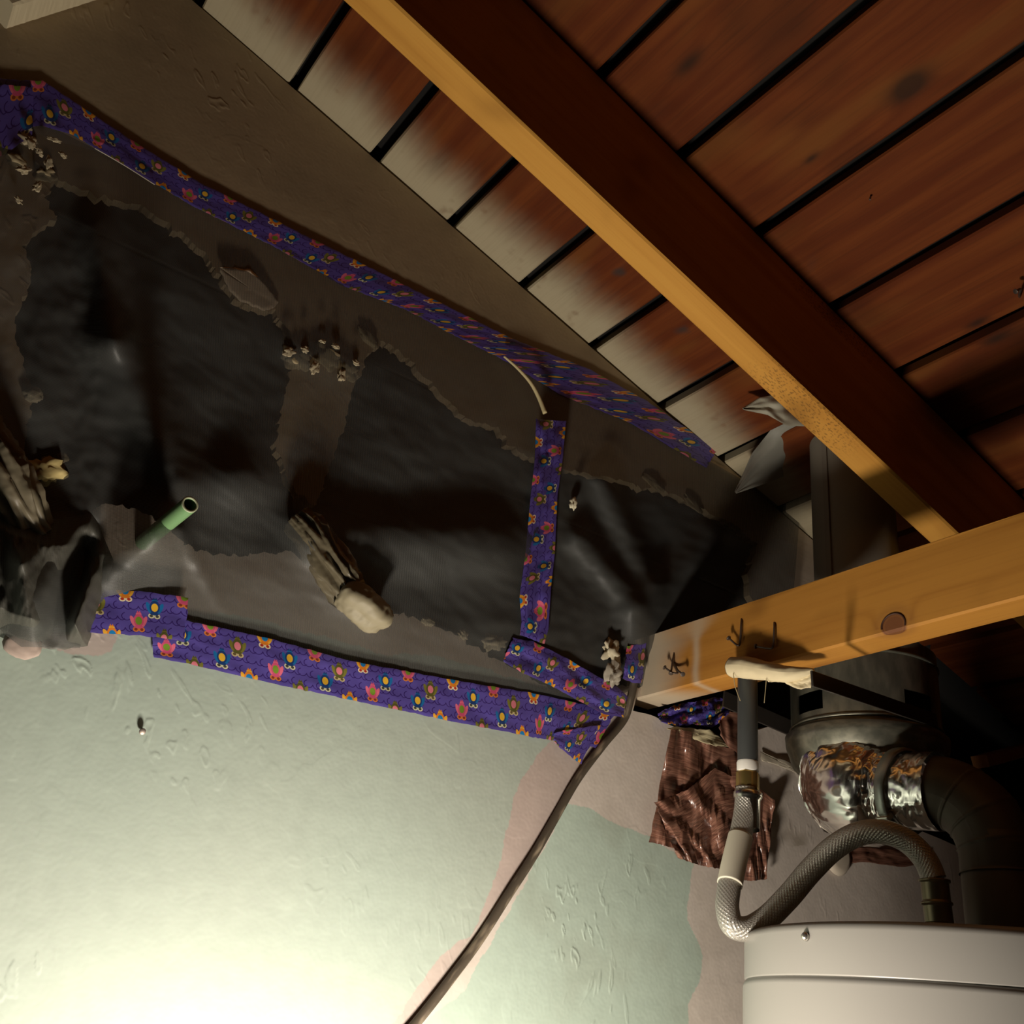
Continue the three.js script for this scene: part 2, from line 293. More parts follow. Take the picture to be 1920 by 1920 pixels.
{
  const o = group('rafter', V3(-2.2, roofY(-2.2), 0));
  tag(o, 'long sloping rafter with bright underside and dark side running down under the roof boards', 'rafter');
  const g = bar(5.1, 0.168, 0.042); g.translate(0, -0.001, -0.715); g.rotateZ(Math.atan(RS));
  mesh('timber', g, rafterMat, o);
}
const BX = 0.8745, BT = 0.4965, BH = 0.0865, BW = 0.0425;
{
  const knot = atX(1675, 1172, BX), drip = atX(1305, 1240, BX);
  const smear = (x, y) => (1 - smooth(0.05 + 0.03 * N(y * 30, 2, 2), 0.125 + 0.05 * N(y * 24, x * 10, 5), x)) * 0.85;
  const dripS = (x, y) => Math.exp(-Math.pow((x - (drip.z + 1.03) - 0.003 * N(y * 40, 1, 1)) / (0.006 + 0.02 * smooth(0.03, 0.0, y)), 2)) * 0.55;
  const beamTex = pineTex(4, [0.43, 0.195, 0.033], [0.28, 0.107, 0.015], [[knot.z + 1.03, BT - knot.y, 0.012]], [smear, dripS], 1.4);
  beamTex.wrapS = beamTex.wrapT = THREE.MirroredRepeatWrapping; beamTex.repeat.set(1 / 1.4, 1 / 0.28);
  const o = group('tie_beam', V3(BX, BT, -1.03));
  tag(o, 'horizontal pine tie beam with a dark knot, one end set into the plaster wall', 'beam');
  const g = bar(2.9, BH, BW); g.rotateY(-Math.PI / 2); g.scale(-1, 1, 1);   // along +z, side face at x = 0
  g.index === null; const p = g.attributes.position;  // mirrored: restore winding
  for (let i = 0; i < p.count; i += 3) for (const a of [g.attributes.position, g.attributes.uv]) { const s = a.itemSize; for (let k = 0; k < s; k++) { const t = a.array[(i + 1) * s + k]; a.array[(i + 1) * s + k] = a.array[(i + 2) * s + k]; a.array[(i + 2) * s + k] = t; } }
  g.computeVertexNormals();
  mesh('timber', g, mat([1, 1, 1], 0.7, { specularIntensity: 0.5, map: beamTex, bumpMap: beamTex, bumpScale: 0.0006 }), o);
  const kg = new THREE.TorusGeometry(0.0125, 0.0009, 8, 30, 3.6); kg.rotateZ(-0.3); kg.scale(1.15, 1, 1); kg.rotateY(-Math.PI / 2); const kp = V3(-0.0002, knot.y - BT, knot.z + 1.03); kg.translate(kp.x, kp.y, kp.z);
  mesh('knot', kg, mat([0.05, 0.018, 0.008], 0.7), o);
}
// ---------------------------------------------------------------- floor lamp (stands just below the picture)
{
  const o = group('floor_lamp', V3(LAMP.x, -1.5, LAMP.z));
  tag(o, 'slim black floor lamp with a bare glowing bulb, close to the green wall', 'lamp');
  const black = mat([0.02, 0.02, 0.02], 0.45, { metalness: 0.4 }), h = LAMP.y + 1.5;
  mesh('base', lathe([[0, 0], [0.12, 0], [0.13, 0.006], [0.125, 0.018], [0.02, 0.028], [0, 0.028]], 40), black, o);
  mesh('pole', lathe([[0.009, 0.02], [0.009, h - 0.09], [0, h - 0.09]], 20), black, o);
  mesh('socket', lathe([[0.009, h - 0.1], [0.017, h - 0.095], [0.019, h - 0.05], [0.014, h - 0.043], [0, h - 0.043]], 24), black, o);
  mesh('bulb', lathe([[0.012, h - 0.045], [0.014, h - 0.035], [0.026, h - 0.012], [0.03, h + 0.002], [0.026, h + 0.018], [0.014, h + 0.028], [0, h + 0.031]], 28), mat([0.9, 0.85, 0.7], 0.4, { emissive: new THREE.Color(1, 0.86, 0.62), emissiveIntensity: 5 }), o);
  scene.add(lampLight);
}
// ---------------------------------------------------------------- window screen over the torn hole
const plasterMat = mat([0.36, 0.29, 0.17], 0.9), paleMat = mat([0.48, 0.41, 0.27], 0.9);
const scrTop = [[-90, 120], [0, 190], [40, 210], [120, 250], [200, 290], [330, 350], [560, 470], [800, 580], [960, 680], [1060, 735], [1180, 785], [1340, 870], [1500, 960]];
const scrBot = [[-90, 1090], [12, 1192], [40, 1213], [150, 1215], [172, 1150], [350, 1160], [600, 1225], [850, 1285], [1020, 1320], [1110, 1330], [1190, 1290], [1330, 1260], [1480, 1210]];
const seg = (x, y, ax, ay, bx, by) => { const t = clamp(((x - ax) * (bx - ax) + (y - ay) * (by - ay)) / ((bx - ax) ** 2 + (by - ay) ** 2)); return Math.hypot(x - ax - t * (bx - ax), y - ay - t * (by - ay)); };
const ga = (d, s) => Math.exp(-d * d / (s * s));
function screenOff(x, y) {
  let o = 0.006 + 0.010 * (0.5 + fbm(x * 0.006, y * 0.006, 3, 3)) ;
  o += 0.030 * ga(Math.hypot(x - 300, y - 995), 65) + 0.022 * ga(seg(x, y, 300, 995, 225, 1070), 45);
  o += 0.055 * ga(Math.hypot((x - 70) / 1.0, (y - 1120) / 1.3), 85) + 0.012 * ga(seg(x, y, 40, 1080, 70, 1200), 22) - 0.022 * ga(seg(x, y, 175, 1010, 90, 1190), 30);
  o += 0.016 * ga(seg(x, y, 180, 420, 215, 640), 34) + 0.022 * ga(seg(x, y, 215, 640, 330, 900), 45);
  o += 0.020 * ga(Math.hypot(x - 440, (y - 900) * 1.2), 70) ;
  o += 0.008 * ga(seg(x, y, 335, 990, 410, 1140), 10);
  o += 0.024 * ga(seg(x, y, 620, 1000, 930, 1020), 60) + 0.01 * ga(seg(x, y, 560, 980, 690, 1160), 40);
  o += 0.016 * ga(seg(x, y, 1130, 900, 1220, 1090), 26) + 0.018 * ga(seg(x, y, 1090, 1010, 1190, 1130), 30) + 0.02 * ga(seg(x, y, 1340, 1010, 1200, 1170), 40);
  return o + 0.0012 * N(x * 0.05, y * 0.05, 2);
}
const weave = dataTex(16, 16, (u, v) => { const l = (t) => smooth(0.5, 0.9, Math.abs(Math.cos(Math.PI * t))); return 0.25 + 0.5 * Math.max(0.85 * l(u), l(v)); }, false, true); weave.repeat.set(1 / 0.0017, 1 / 0.0017);
const weaveDense = dataTex(16, 16, (u, v) => { const l = (t) => smooth(0.4, 0.9, Math.abs(Math.cos(Math.PI * t))); return 0.68 + 0.3 * Math.max(0.85 * l(u), l(v)); }, false, true); weaveDense.repeat.set(90, 120);
const pinch = (x, y, v) => Math.min(1, 0.15 + 5 * v) ;
{
  const o = mesh('window_screen', sheet(180, 130, (u, v) => {
    const a = lineAt(scrTop, u), b = lineAt(scrBot, u), x = mix(a[0], b[0], v), y = mix(a[1], b[1], v);
    const lump = ga(Math.hypot(x - 80, (y - 1150) / 1.2), 130), hold = mix(Math.min(1, v * 4, (1 - v) * 7), Math.min(1, v * 8), lump);
    return W(x, y, 0.0022 + screenOff(x, y) * hold);
  }, 0, 1.5, 0.9), mat([0.088, 0.09, 0.084], 0.5, { transparent: true, opacity: 1, alphaMap: weave }));
  tag(o, 'dark insect screen sheet stretched and taped over the ragged hole in the plaster', 'screen');
  o.castShadow = true;
}
{
  const A = [[-70, 880], [20, 930], [90, 960], [172, 955], [214, 1050]], B = [[-70, 1160], [22, 1206], [70, 1216], [120, 1217], [164, 1212]];
  tag(mesh('screen_bunch', sheet(90, 90, (u, v) => {
    const a = lineAt(A, u), b = lineAt(B, u), x = mix(a[0], b[0], v), y = mix(a[1], b[1], v), e = Math.min(1, v * 4, (1 - v) * 5, (1 - u) * 5);
    return W(x + 3 * N(v * 9, u * 3, 2) * (1 - e), y + 5 * N(u * 8, 3, 3) * v * (1 - e), 0.012 + e * (0.042 * (1 - 0.4 * Math.abs(u - 0.45)) + 0.03 * ga(seg(x, y, 40, 1060, 62, 1190), 24) - 0.045 * ga(seg(x, y, 165, 1020, 92, 1195), 26) + 0.02 * ga(seg(x, y, 180, 1080, 140, 1200), 20) + 0.012 * fbm(u * 6, v * 3, 4, 3) + 0.006 * Math.abs(fbm(u * 16 + v * 5, v * 3, 14, 3))));
  }, 0), mat([0.075, 0.073, 0.06], 0.55, { transparent: true, opacity: 1, alphaMap: weaveDense })), 'bunched dark screen cloth bulging at the lower left, left of the short owl tape piece', 'screen');
}
chunk('plaster_crumb', 42, 1206, 0.018, 0.020, 'pinkish rounded plaster end peeking out below the bunched screen', { m: mat([0.42, 0.33, 0.28], 0.8), rough: 0.2, sx: 1.2, rot: -0.4 });
// ---------------------------------------------------------------- patterned duct tape
function tapeCanvas() {
  const w = 1024, h = 512, c = document.createElement('canvas'); c.width = w; c.height = h; const x = c.getContext('2d');
  x.fillStyle = '#5a4ea0'; x.fillRect(0, 0, w, h);
  x.strokeStyle = '#35226c'; x.lineWidth = 9;
  for (let i = -1; i < 9; i++) for (let j = -1; j < 5; j++) { const px = i * 128 + (j & 1) * 64, py = j * 128 + 40; x.beginPath(); x.arc(px, py, 44, 0.2, 4.4); x.stroke(); x.beginPath(); x.moveTo(px + 44, py); x.bezierCurveTo(px + 60, py + 50, px + 90, py + 60, px + 110, py + 26); x.stroke(); }
  const kinds = [['#e8872a', '#f3b53c', '#1d84c4', '#f2e3c0', '#c0392b'], ['#d8577e', '#e8728c', '#7c9a34', '#d9803a', '#8a3b2a'], ['#1c3f78', '#1b6fae', '#f0bd3a', '#d8d6b0', '#4a4a42'], ['#5b5a2c', '#7d7a35', '#e07f8e', '#c9b98a', '#6a5a3a']];
  const el = (a, b, rx, ry, col, r = 0) => { x.fillStyle = col; x.beginPath(); x.ellipse(a, b, rx, ry, r, 0, 7); x.fill(); };
  const owl = (a, b, k) => {
    const [body, wing, belly, eye, pup] = kinds[k]; x.save(); x.translate(a, b); x.scale(1.75, 2.0);
    el(-30, -2, 12, 34, wing, -0.35); el(30, -2, 12, 34, wing, 0.35);
    el(0, -44, 15, 13, k === 0 ? '#f0c23e' : wing); x.fillStyle = body; x.beginPath(); x.moveTo(-12, -50); x.lineTo(-6, -66); x.lineTo(0, -54); x.lineTo(6, -66); x.lineTo(12, -50); x.fill();
    el(0, -8, 27, 38, body); el(0, -6, 18, 24, belly);
    el(-16, 44, 17, 15, eye); el(16, 44, 17, 15, eye); el(-16, 44, 9, 8, pup); el(16, 44, 9, 8, pup); el(0, 30, 24, 9, body);
    x.restore();
  };
  for (let j = 0; j < 4; j++) for (let i = 0; i < 2; i++) for (const dx of [-1024, 0, 1024]) owl(i * 512 + (j & 1) * 256 + (j >> 1) * 110 + dx, 10 + j * 172, (i + 2 * (j & 1) + (j >> 1)) % 4);
  const t = new THREE.CanvasTexture(c); t.colorSpace = THREE.SRGBColorSpace; t.wrapS = t.wrapT = THREE.RepeatWrapping; t.magFilter = THREE.LinearFilter; t.flipY = false; return t;
}
const tapeTex = tapeCanvas(); tapeTex.repeat.set(1 / 0.118, 1);
const tapeMat = mat([1, 1, 1], 0.42, { map: tapeTex, clearcoat: 0.25, clearcoatRoughness: 0.25 });
function tape(label, A, B, { on = W, off = 0.004, wr = 0.0012, nu = 0, scale = 0.05, m = tapeMat, name = 'tape_strip', cat = 'tape', curl, slant = 0, grp } = {}) {
  let L = 0; const run = [0]; for (let i = 1; i < A.length; i++) { L += on(...A[i]).distanceTo(on(...A[i - 1])); run.push(L); }
  const along = (u) => { const d = u * L; let i = 1; while (i < run.length - 1 && run[i] < d) i++; return (i - 1 + clamp((d - run[i - 1]) / (run[i] - run[i - 1]))) / (run.length - 1); };
  nu = nu || Math.max(16, Math.round(L / 0.006));
  const s0 = rnd() * 10;
  const o = mesh(name, sheet(nu, 12, (u, v) => {
    const q = along(u), a = lineAt(A, q), b = lineAt(B, q), rag = (e) => 2.2 * N(u * L * 160, s0 + e, 4);
    const x = mix(a[0], b[0], v) + (u < 0.001 || u > 0.999 ? 4 * N(v * 9, s0, 3) : 0), y = mix(a[1], b[1], v) + (v < 0.01 || v > 0.99 ? rag(v) : 0);
    const edge = Math.min(1, v * 6, (1 - v) * 6);
    return on(x, y, off + wr * (0.4 + edge) * (fbm(u * L * 22 + v * slant, v * 2.2 + s0, s0, 3) + 0.35 * N(u * L * 90 + v * slant, v * 1.5, s0)) + (curl ? curl(u, v) : 0));
  }, 0.0006, L, 1), m);
  const uvs = o.geometry.attributes.uv; for (let k = 0; k < uvs.count; k++) uvs.setX(k, uvs.getX(k) + s0 * 0.037);
  return tag(o, label, cat, grp);
}
const PG = 'purple owl tape strips';
tape('long dark strip of purple owl tape running parallel to the roof along the screen top', [[-40, 140], [15, 150], [80, 152], [130, 185], [250, 265], [380, 345], [540, 425], [700, 505], [850, 580], [960, 635], [1100, 690], [1210, 750], [1290, 805], [1343, 845]], [[-40, 240], [15, 240], [80, 236], [135, 252], [235, 312], [365, 388], [510, 460], [640, 535], [760, 580], [850, 628], [950, 678], [1050, 740], [1180, 792], [1325, 878]], { off: 0.0035, wr: 0.0015 });
tape('short dark piece of purple owl tape at the far upper left of the screen', [[-50, 175], [10, 158], [60, 165]], [[-50, 310], [5, 292], [62, 252]], { off: 0.006, wr: 0.002 });
tape('upright wrinkled strip of purple owl tape in the middle of the screen', [[1005, 786], [1003, 860], [995, 930], [985, 1040], [974, 1120], [978, 1165], [975, 1190]], [[1061, 790], [1055, 860], [1045, 930], [1040, 1040], [1033, 1100], [1028, 1180], [1020, 1208]], { off: 0.020, wr: 0.006, slant: 1 });
tape('long purple owl tape strip edging the bottom of the screen above the green wall', [[285, 1168], [350, 1164], [500, 1196], [660, 1240], [850, 1275], [1000, 1300], [1100, 1322], [1152, 1338]], [[288, 1232], [350, 1244], [500, 1279], [660, 1313], [850, 1353], [1000, 1382], [1060, 1392], [1118, 1402]], { off: 0.006, wr: 0.0022 });
tape('short purple owl tape piece with rounded corner left of the long bottom strip', [[154, 1103], [200, 1105], [270, 1110], [330, 1117], [352, 1121]], [[165, 1186], [210, 1189], [270, 1192], [320, 1199], [346, 1204]], { off: 0.014, wr: 0.0018 });
tape('slanting purple owl tape piece under the foot of the upright strip', [[962, 1196], [1000, 1203], [1060, 1233], [1120, 1268], [1160, 1290], [1176, 1305]], [[943, 1240], [980, 1262], [1030, 1284], [1085, 1314], [1135, 1340], [1168, 1345]], { off: 0.017, wr: 0.005 });
tape('small folded purple tape tab hanging from the right end of the bottom strip', [[1040, 1372], [1080, 1366], [1125, 1360]], [[1038, 1391], [1062, 1412], [1088, 1432]], { off: 0.009, wr: 0.002 });
tape('small purple owl tape scrap stuck beside the wall end of the tie beam', [[1176, 1212], [1195, 1208], [1212, 1206]], [[1168, 1272], [1185, 1280], [1203, 1281]], { off: 0.022, wr: 0.004 });
tape('crumpled purple owl tape on the wall top under the tie beam', [[1232, 1338], [1265, 1322], [1300, 1316], [1340, 1308], [1372, 1312]], [[1240, 1354], [1270, 1362], [1300, 1358], [1335, 1364], [1366, 1342]], { on: WR, off: 0.012, wr: 0.016, slant: 2 });
// ---------------------------------------------------------------- brown wood-print tape on the folded wall
{
  const bt = dataTex(256, 512, (u, v) => { const x = u, y = v; const s = fbm(x * 18, y * 1.6, 90, 4) + 0.6 * N(x * 60, y * 2, 4), st = smooth(0.1, 0.5, N(x * 3, y * 3, 8)); return lin2s(mix3(mix3([0.15, 0.062, 0.042], [0.42, 0.22, 0.15], smooth(-0.3, 0.5, s)), [0.05, 0.022, 0.016], st * 0.4)); }, true, true);
  const bm = (r) => { const t = bt.clone(); t.rotation = r; t.repeat.set(9, 9); t.needsUpdate = true; return mat([1, 1, 1], 0.3, { map: t, clearcoat: 0.6, clearcoatRoughness: 0.15 }); };
  const m1 = bm(Math.PI / 2 + 0.15), m2 = bm(0.5), m3 = bm(Math.PI / 2 - 0.2);
  const fold = (k) => (u, v) => 0.022 * Math.abs(N(u * 2.6 + v * 1.2 + k, v * 1.3, k)) + 0.006 * smooth(0.0, 0.12, N(u * 5 - v * 3, v * 2 + k, 3));
  tape('wide crinkled patch of glossy brown wood-print tape on the wall left of the hose', [[1258, 1366], [1296, 1372], [1334, 1392], [1362, 1402], [1392, 1400]], [[1218, 1578], [1262, 1590], [1300, 1596], [1345, 1608], [1400, 1604]], { on: WR, off: 0.005, wr: 0.003, nu: 60, m: m1, curl: fold(2), slant: 3 });
  tape('crossed lower piece of brown wood-print tape, bottom of the wide patch', [[1228, 1505], [1290, 1480], [1340, 1440], [1380, 1460]], [[1270, 1608], [1310, 1622], [1352, 1630], [1392, 1600]], { on: WR, off: 0.014, wr: 0.003, nu: 60, m: m2, curl: fold(7), slant: 3 });
  tape('narrow upright brown wood-print tape behind the braided hose', [[1375, 1462], [1410, 1470], [1452, 1500]], [[1382, 1648], [1408, 1652], [1436, 1648]], { on: WR, off: 0.007, wr: 0.006, nu: 24, m: m3, curl: fold(4) });
  tape('short red-brown tape tab wrapped over the wall top beside the steel pipe', [[1346, 1342], [1362, 1334], [1382, 1336]], [[1352, 1380], [1366, 1402], [1384, 1412]], { on: WR, off: 0.016, wr: 0.005, nu: 14, m: m1 });
  tape('dark brown tape strip on the wall inside the hose loop', [[1552, 1590], [1620, 1588], [1700, 1596], [1740, 1600]], [[1560, 1622], [1622, 1616], [1690, 1626], [1735, 1618]], { on: WR, off: 0.006, wr: 0.004, nu: 30, m: m1 });
  tape('tiny red-brown tape dot on the wall beside the foil duct', [[1545, 1462], [1560, 1466], [1572, 1478]], [[1544, 1488], [1556, 1500], [1572, 1492]], { on: WR, off: 0.004, wr: 0.001, nu: 12, m: m1 });
}
// ---------------------------------------------------------------- loose plaster, torn paper, wrapped rolls in and on the screen
function chunk(name, x, y, off, r, label, { sq = 0.5, m = plasterMat, rough = 0.5, on = W, sx = 1, cat = 'plaster', grp, rot = 0 } = {}) {
  let g = new THREE.IcosahedronGeometry(1, 4); const p = g.attributes.position, s0 = rnd() * 50;
  for (let i = 0; i < p.count; i++) { const v = V3(p.getX(i), p.getY(i), p.getZ(i)); const k = 1 + rough * (fbm(v.x * 1.6 + s0, v.y * 1.6, v.z * 1.6, 4) * 1.6 - 0.5 * Math.abs(fbm(v.x * 3.5 + s0, v.y * 3.5, v.z * 3.5, 3))); v.multiplyScalar(k); const e = 0.7; p.setXYZ(i, v.x * r * sx * e, v.y * r * e, v.z * r * sq * e); }
  g.deleteAttribute('normal'); g.deleteAttribute('uv'); g = mergeVertices(g, 1e-6); g.rotateZ(rot); g.computeVertexNormals();
  const o = mesh(name, g, m); o.position.copy(on(x, y, off)); return tag(o, label, cat, grp);
}
// flaps with an outline traced on the wall, tilted out from it
function flap(name, pts, off, label, cat, m, { on = W, thick = 0.002, tilt, curl = 0.004 } = {}) {
  const n = 5, cx = pts.reduce((s, p) => s + p[0], 0) / pts.length, cy = pts.reduce((s, p) => s + p[1], 0) / pts.length, dense = [];
  for (let i = 0; i < pts.length; i++) { const p = pts[i], q = pts[(i + 1) % pts.length]; for (let k = 0; k < n; k++) { const x = mix(p[0], q[0], k / n), y = mix(p[1], q[1], k / n); dense.push([x + 3 * N(x * .12, y * .12, 1), y + 3 * N(x * .12, y * .12, 5)]); } }
  const M = dense.length, s0 = rnd() * 20;
  const o = mesh(name, sheet(M, 6, (u, v) => { const d = dense[Math.round(u * M) % M], r = Math.max(v, 0.001), x = mix(cx, d[0], r), y = mix(cy, d[1], r); return on(x, y, off + (tilt ? tilt(x, y) : 0) + curl * fbm(x * 0.03, y * 0.03, s0, 3)); }, thick), m);
  return tag(o, label, cat);
}
flap('plaster_flake', [[411, 501], [440, 503], [468, 506], [492, 528], [512, 552], [522, 568], [514, 577], [497, 583], [470, 572], [452, 566], [430, 545]], 0.001, 'broken leaf-shaped plaster flake behind the screen at the upper hole edge', 'plaster', mat([0.68, 0.54, 0.38], 0.85), { thick: 0.003, tilt: (x, y) => (583 - y) * 0.00009, curl: 0.002 });
chunk('plaster_crumb', 50, 262, 0.004, 0.011, 'yellowish plaster crumb under the tape at upper left corner of the screen', { m: paleMat, sx: 1.6 });
chunk('plaster_crumb', 30, 300, 0.005, 0.010, 'crumbled plaster lump below the upper left tape piece', { sx: 1.5 });
chunk('plaster_crumb', 85, 325, 0.002, 0.015, 'brownish plaster lump at the upper left corner of the hole', { rough: 0.8 });
chunk('plaster_crumb', 548, 600, -0.005, 0.012, 'small pale crumb just below the broken plaster flake', { m: paleMat, sx: 1.5 });
chunk('plaster_crumb', 555, 672, 0.004, 0.020, 'pale crumbled plaster at the left of the top of the brown plaster tongue', { m: plasterMat, sx: 1.3, rough: 0.8 });
chunk('plaster_crumb', 612, 668, 0.004, 0.024, 'largest crumbled plaster lump on top of the brown plaster tongue', { sx: 1.3, rough: 0.9 });
chunk('plaster_crumb', 655, 695, 0.004, 0.018, 'crumbled plaster lump at the right top of the brown plaster tongue', { rough: 0.8, rot: 0.6 });
chunk('plaster_crumb', 690, 632, 0.003, 0.012, 'thin plaster crumb at the peak between the two dark hollows', { sx: 2.0, rot: -0.5 });
chunk('plaster_crumb', 62, 740, 0.004, 0.013, 'small plaster lump on the left hole edge', { m: paleMat });
chunk('plaster_crumb', 85, 880, 0.010, 0.020, 'yellow plaster chunk right of the wrinkled plastic roll', { m: mat([0.60, 0.48, 0.20], 0.9), rough: 0.8, rot: 0.5, sx: 1.3 });
chunk('plaster_crumb', 118, 858, 0.003, 0.008, 'tiny grey crumb in the lower left of the dark hollow', {});
chunk('plaster_crumb', 802, 1165, 0.002, 0.008, 'flat pale crumb on the lower hole edge beside the wrapped roll', { m: paleMat, sx: 1.5 });
chunk('plaster_crumb', 868, 1190, 0.004, 0.009, 'pale crumb standing on the lower hole edge left of the slanting tape', { m: paleMat, rough: 0.8 });
chunk('plaster_crumb', 925, 1205, 0.006, 0.013, 'pale lump tucked against the left end of the slanting tape', { m: paleMat, sx: 1.7, rot: 0.3, rough: 0.8 });
chunk('plaster_crumb', 1075, 945, 0.022, 0.012, 'white upright flake right of the upright tape strip', { m: mat([0.78, 0.72, 0.52], 0.8), sx: 0.6, rough: 0.7 });
chunk('plaster_crumb', 1148, 1222, 0.022, 0.018, 'white frayed tuft beside the small tape scrap near the beam', { m: mat([0.52, 0.46, 0.32], 0.9), rough: 1.3 });
chunk('plaster_crumb', 1150, 1262, 0.024, 0.016, 'grey-white torn lump between slanting tape and small tape scrap', { m: mat([0.40, 0.36, 0.29], 0.9), rough: 1.2, rot: 1.2, sx: 1.4 });
chunk('plaster_crumb', 1225, 905, 0.002, 0.012, 'thin ridge of torn plaster at the right hollow top edge', { sx: 2.6, rot: -0.25, sq: 0.4 });
chunk('plaster_crumb', 1300, 945, 0.002, 0.012, 'thin yellowish ridge of torn plaster near the roof end of the screen', { sx: 2.4, rot: -0.4, sq: 0.4 });
const nth = ['leftmost', 'second from the left', 'third from the left', 'fourth from the left', 'fourth from the right', 'third from the right', 'second from the right', 'rightmost'];
const bits = (list, where, grp) => list.sort((a, b) => a[0] - b[0]).forEach(([x, y, r, sx], i) => chunk('plaster_crumb', x, y, 0.016, r, `${nth[i < 4 ? i : i + 8 - list.length]} of the tiny plaster bits ${where}`, { m: paleMat, sx, rough: 1.0, rot: rnd() * 3, sq: 0.35, grp }));
bits([[540, 660, .007, 1.6], [572, 655, .006, 1.2], [590, 690, .007, 1.8], [630, 650, .005, 1.4], [640, 705, .007, 1.5], [668, 680, .005, 1.2], [605, 640, .004, 1.5]], 'topping the brown plaster tongue', 'small plaster bits at the top of the brown tongue');
bits([[58, 268, .006, 1.8], [75, 285, .005, 1.4], [102, 262, .004, 2.2], [45, 318, .006, 1.6], [92, 305, .005, 2.0], [118, 290, .004, 1.6], [70, 350, .005, 1.8], [35, 375, .004, 1.7]], 'at the screen upper left corner', 'small plaster bits at the upper left corner');
function wrapRoll(name, pts, r, label, m, { amp = 0.35, k = 1, end, flat = 0.8 } = {}) {
  const o = group(name); tag(o, label, 'plastic');
  const path = pts.map(([x, y, q]) => W(x, y, q));
  mesh('wrap', sweep(path, (t) => r * (0.75 + 0.35 * Math.sin(Math.PI * Math.min(1, t * 1.1))) * flat, 90, 56, { bump: (t, a) => r * amp * (0.9 - 2.6 * Math.abs(N(t * 2.2 + k, Math.cos(a) * 2.6 + k, Math.sin(a) * 2.6)) + 0.35 * N(t * 7, Math.cos(a) * 5, Math.sin(a) * 5 + k) + 0.12 * N(t * 26, Math.cos(a) * 6, Math.sin(a) * 6 + k)) }), m, o);
  if (end) { const e = sweep(end.pts.map(([x, y, q]) => W(x, y, q)), (t, a) => end.r * (1 - 0.3 * Math.pow(Math.abs(2 * t - 1), 6)) * (0.72 + 0.28 * Math.abs(Math.cos(a + 0.5))), 40, 32, { bump: (t, a) => 0.004 * N(t * 3, Math.cos(a) * 1.6, Math.sin(a) * 1.6) + 0.0012 * N(t * 14, Math.cos(a) * 4, Math.sin(a) * 4) }); mesh('end_cap', e, end.m, o); }
  return o;
}
const wrapMat = mat([0.13, 0.11, 0.07], 0.2, { clearcoat: 0.9, clearcoatRoughness: 0.08 });
wrapRoll('plastic_wrapped_roll', [[555, 972, 0.018], [590, 1010, 0.026], [625, 1065, 0.03], [660, 1120, 0.03], [690, 1150, 0.026]], 0.021, 'crinkled glossy plastic-wrapped roll with a pale blunt end, leaning on the lower hole edge', wrapMat, { end: { pts: [[642, 1108, 0.034], [665, 1125, 0.04], [690, 1145, 0.04], [712, 1168, 0.03]], r: 0.021, m: mat([0.27, 0.235, 0.15], 0.6) } });
wrapRoll('plastic_roll', [[-60, 780, 0.02], [-25, 850, 0.03], [10, 910, 0.034], [40, 960, 0.032], [62, 1000, 0.022]], 0.026, 'grey wrinkled folded plastic roll at the left picture edge', mat([0.17, 0.145, 0.095], 0.4), { k: 9, amp: 0.3 });
// bright threads of torn edge near the top of the upright tape
{
  const th = mat([0.62, 0.52, 0.28], 0.8);
  tag(mesh('torn_strip', sweep([[945, 668, 0.012], [970, 690, 0.016], [995, 718, 0.02], [1010, 745, 0.02], [1022, 775, 0.022]].map(([x, y, q]) => W(x, y, q)), (t) => 0.0016 + 0.0016 * t, 40, 8), th), 'thin pale torn strip leading up from the top of the upright tape', 'strip');
  tag(mesh('taut_thread', sweep([[178, 278, 0.008], [230, 308, 0.01], [290, 346, 0.008]].map(([x, y, q]) => W(x, y, q)), 0.0006, 30, 6), mat([0.55, 0.5, 0.4], 0.5)), 'fine pale thread along the lower edge of the dark roof-side tape', 'thread');
}
// green tube poking through the screen
{
  const a = W(292, 998, 0.03), b = atZ(356, 946, -0.895), d = b.clone().sub(a), L = d.length(), o = group('green_tube');
  tag(o, 'short open green plastic tube poking out through the screen', 'tube');
  mesh('tube_wall', lathe([[0.0062, -0.03], [0.0082, -0.03], [0.0082, L - 0.001], [0.0078, L], [0.0066, L], [0.0062, L - 0.001], [0.0062, -0.03]], 36, a, d), mat([0.17, 0.32, 0.14], 0.35), o);
  mesh('rim', lathe([[0.0062, L - 0.0004], [0.0062, L + 0.0008], [0.0082, L + 0.0008], [0.0082, L - 0.0004]], 36, a, d), mat([0.50, 0.55, 0.36], 0.4), o);
}
// cable down the slanting crease
{
  const pts = [[1190, 1275, 0.016], [1182, 1310, 0.014], [1172, 1345, 0.009], [1130, 1398, 0.007], [1082, 1462, 0.006], [1040, 1535, 0.006], [1000, 1605, 0.007], [955, 1675, 0.007], [895, 1768, 0.006], [840, 1842, 0.006], [780, 1918, 0.006], [690, 2020, 0.006], [560, 2170, 0.006]];
  const ct = dataTex(512, 64, (u, v) => { const s = smooth(0.0, 0.4, fbm(u * 22, v * 3, 3, 3)); return lin2s(mix3([0.085, 0.065, 0.045], [0.40, 0.32, 0.22], s * 0.8)); }, true, true); ct.repeat.set(1.1, 1);
  tag(mesh('cable', sweep(pts.map(([x, y, q]) => W(x, y, q)), 0.0052, 160, 14), mat([1, 1, 1], 0.7, { map: ct })), 'dark paint-smeared cable running down the slanting crease of the green wall', 'cable');
}
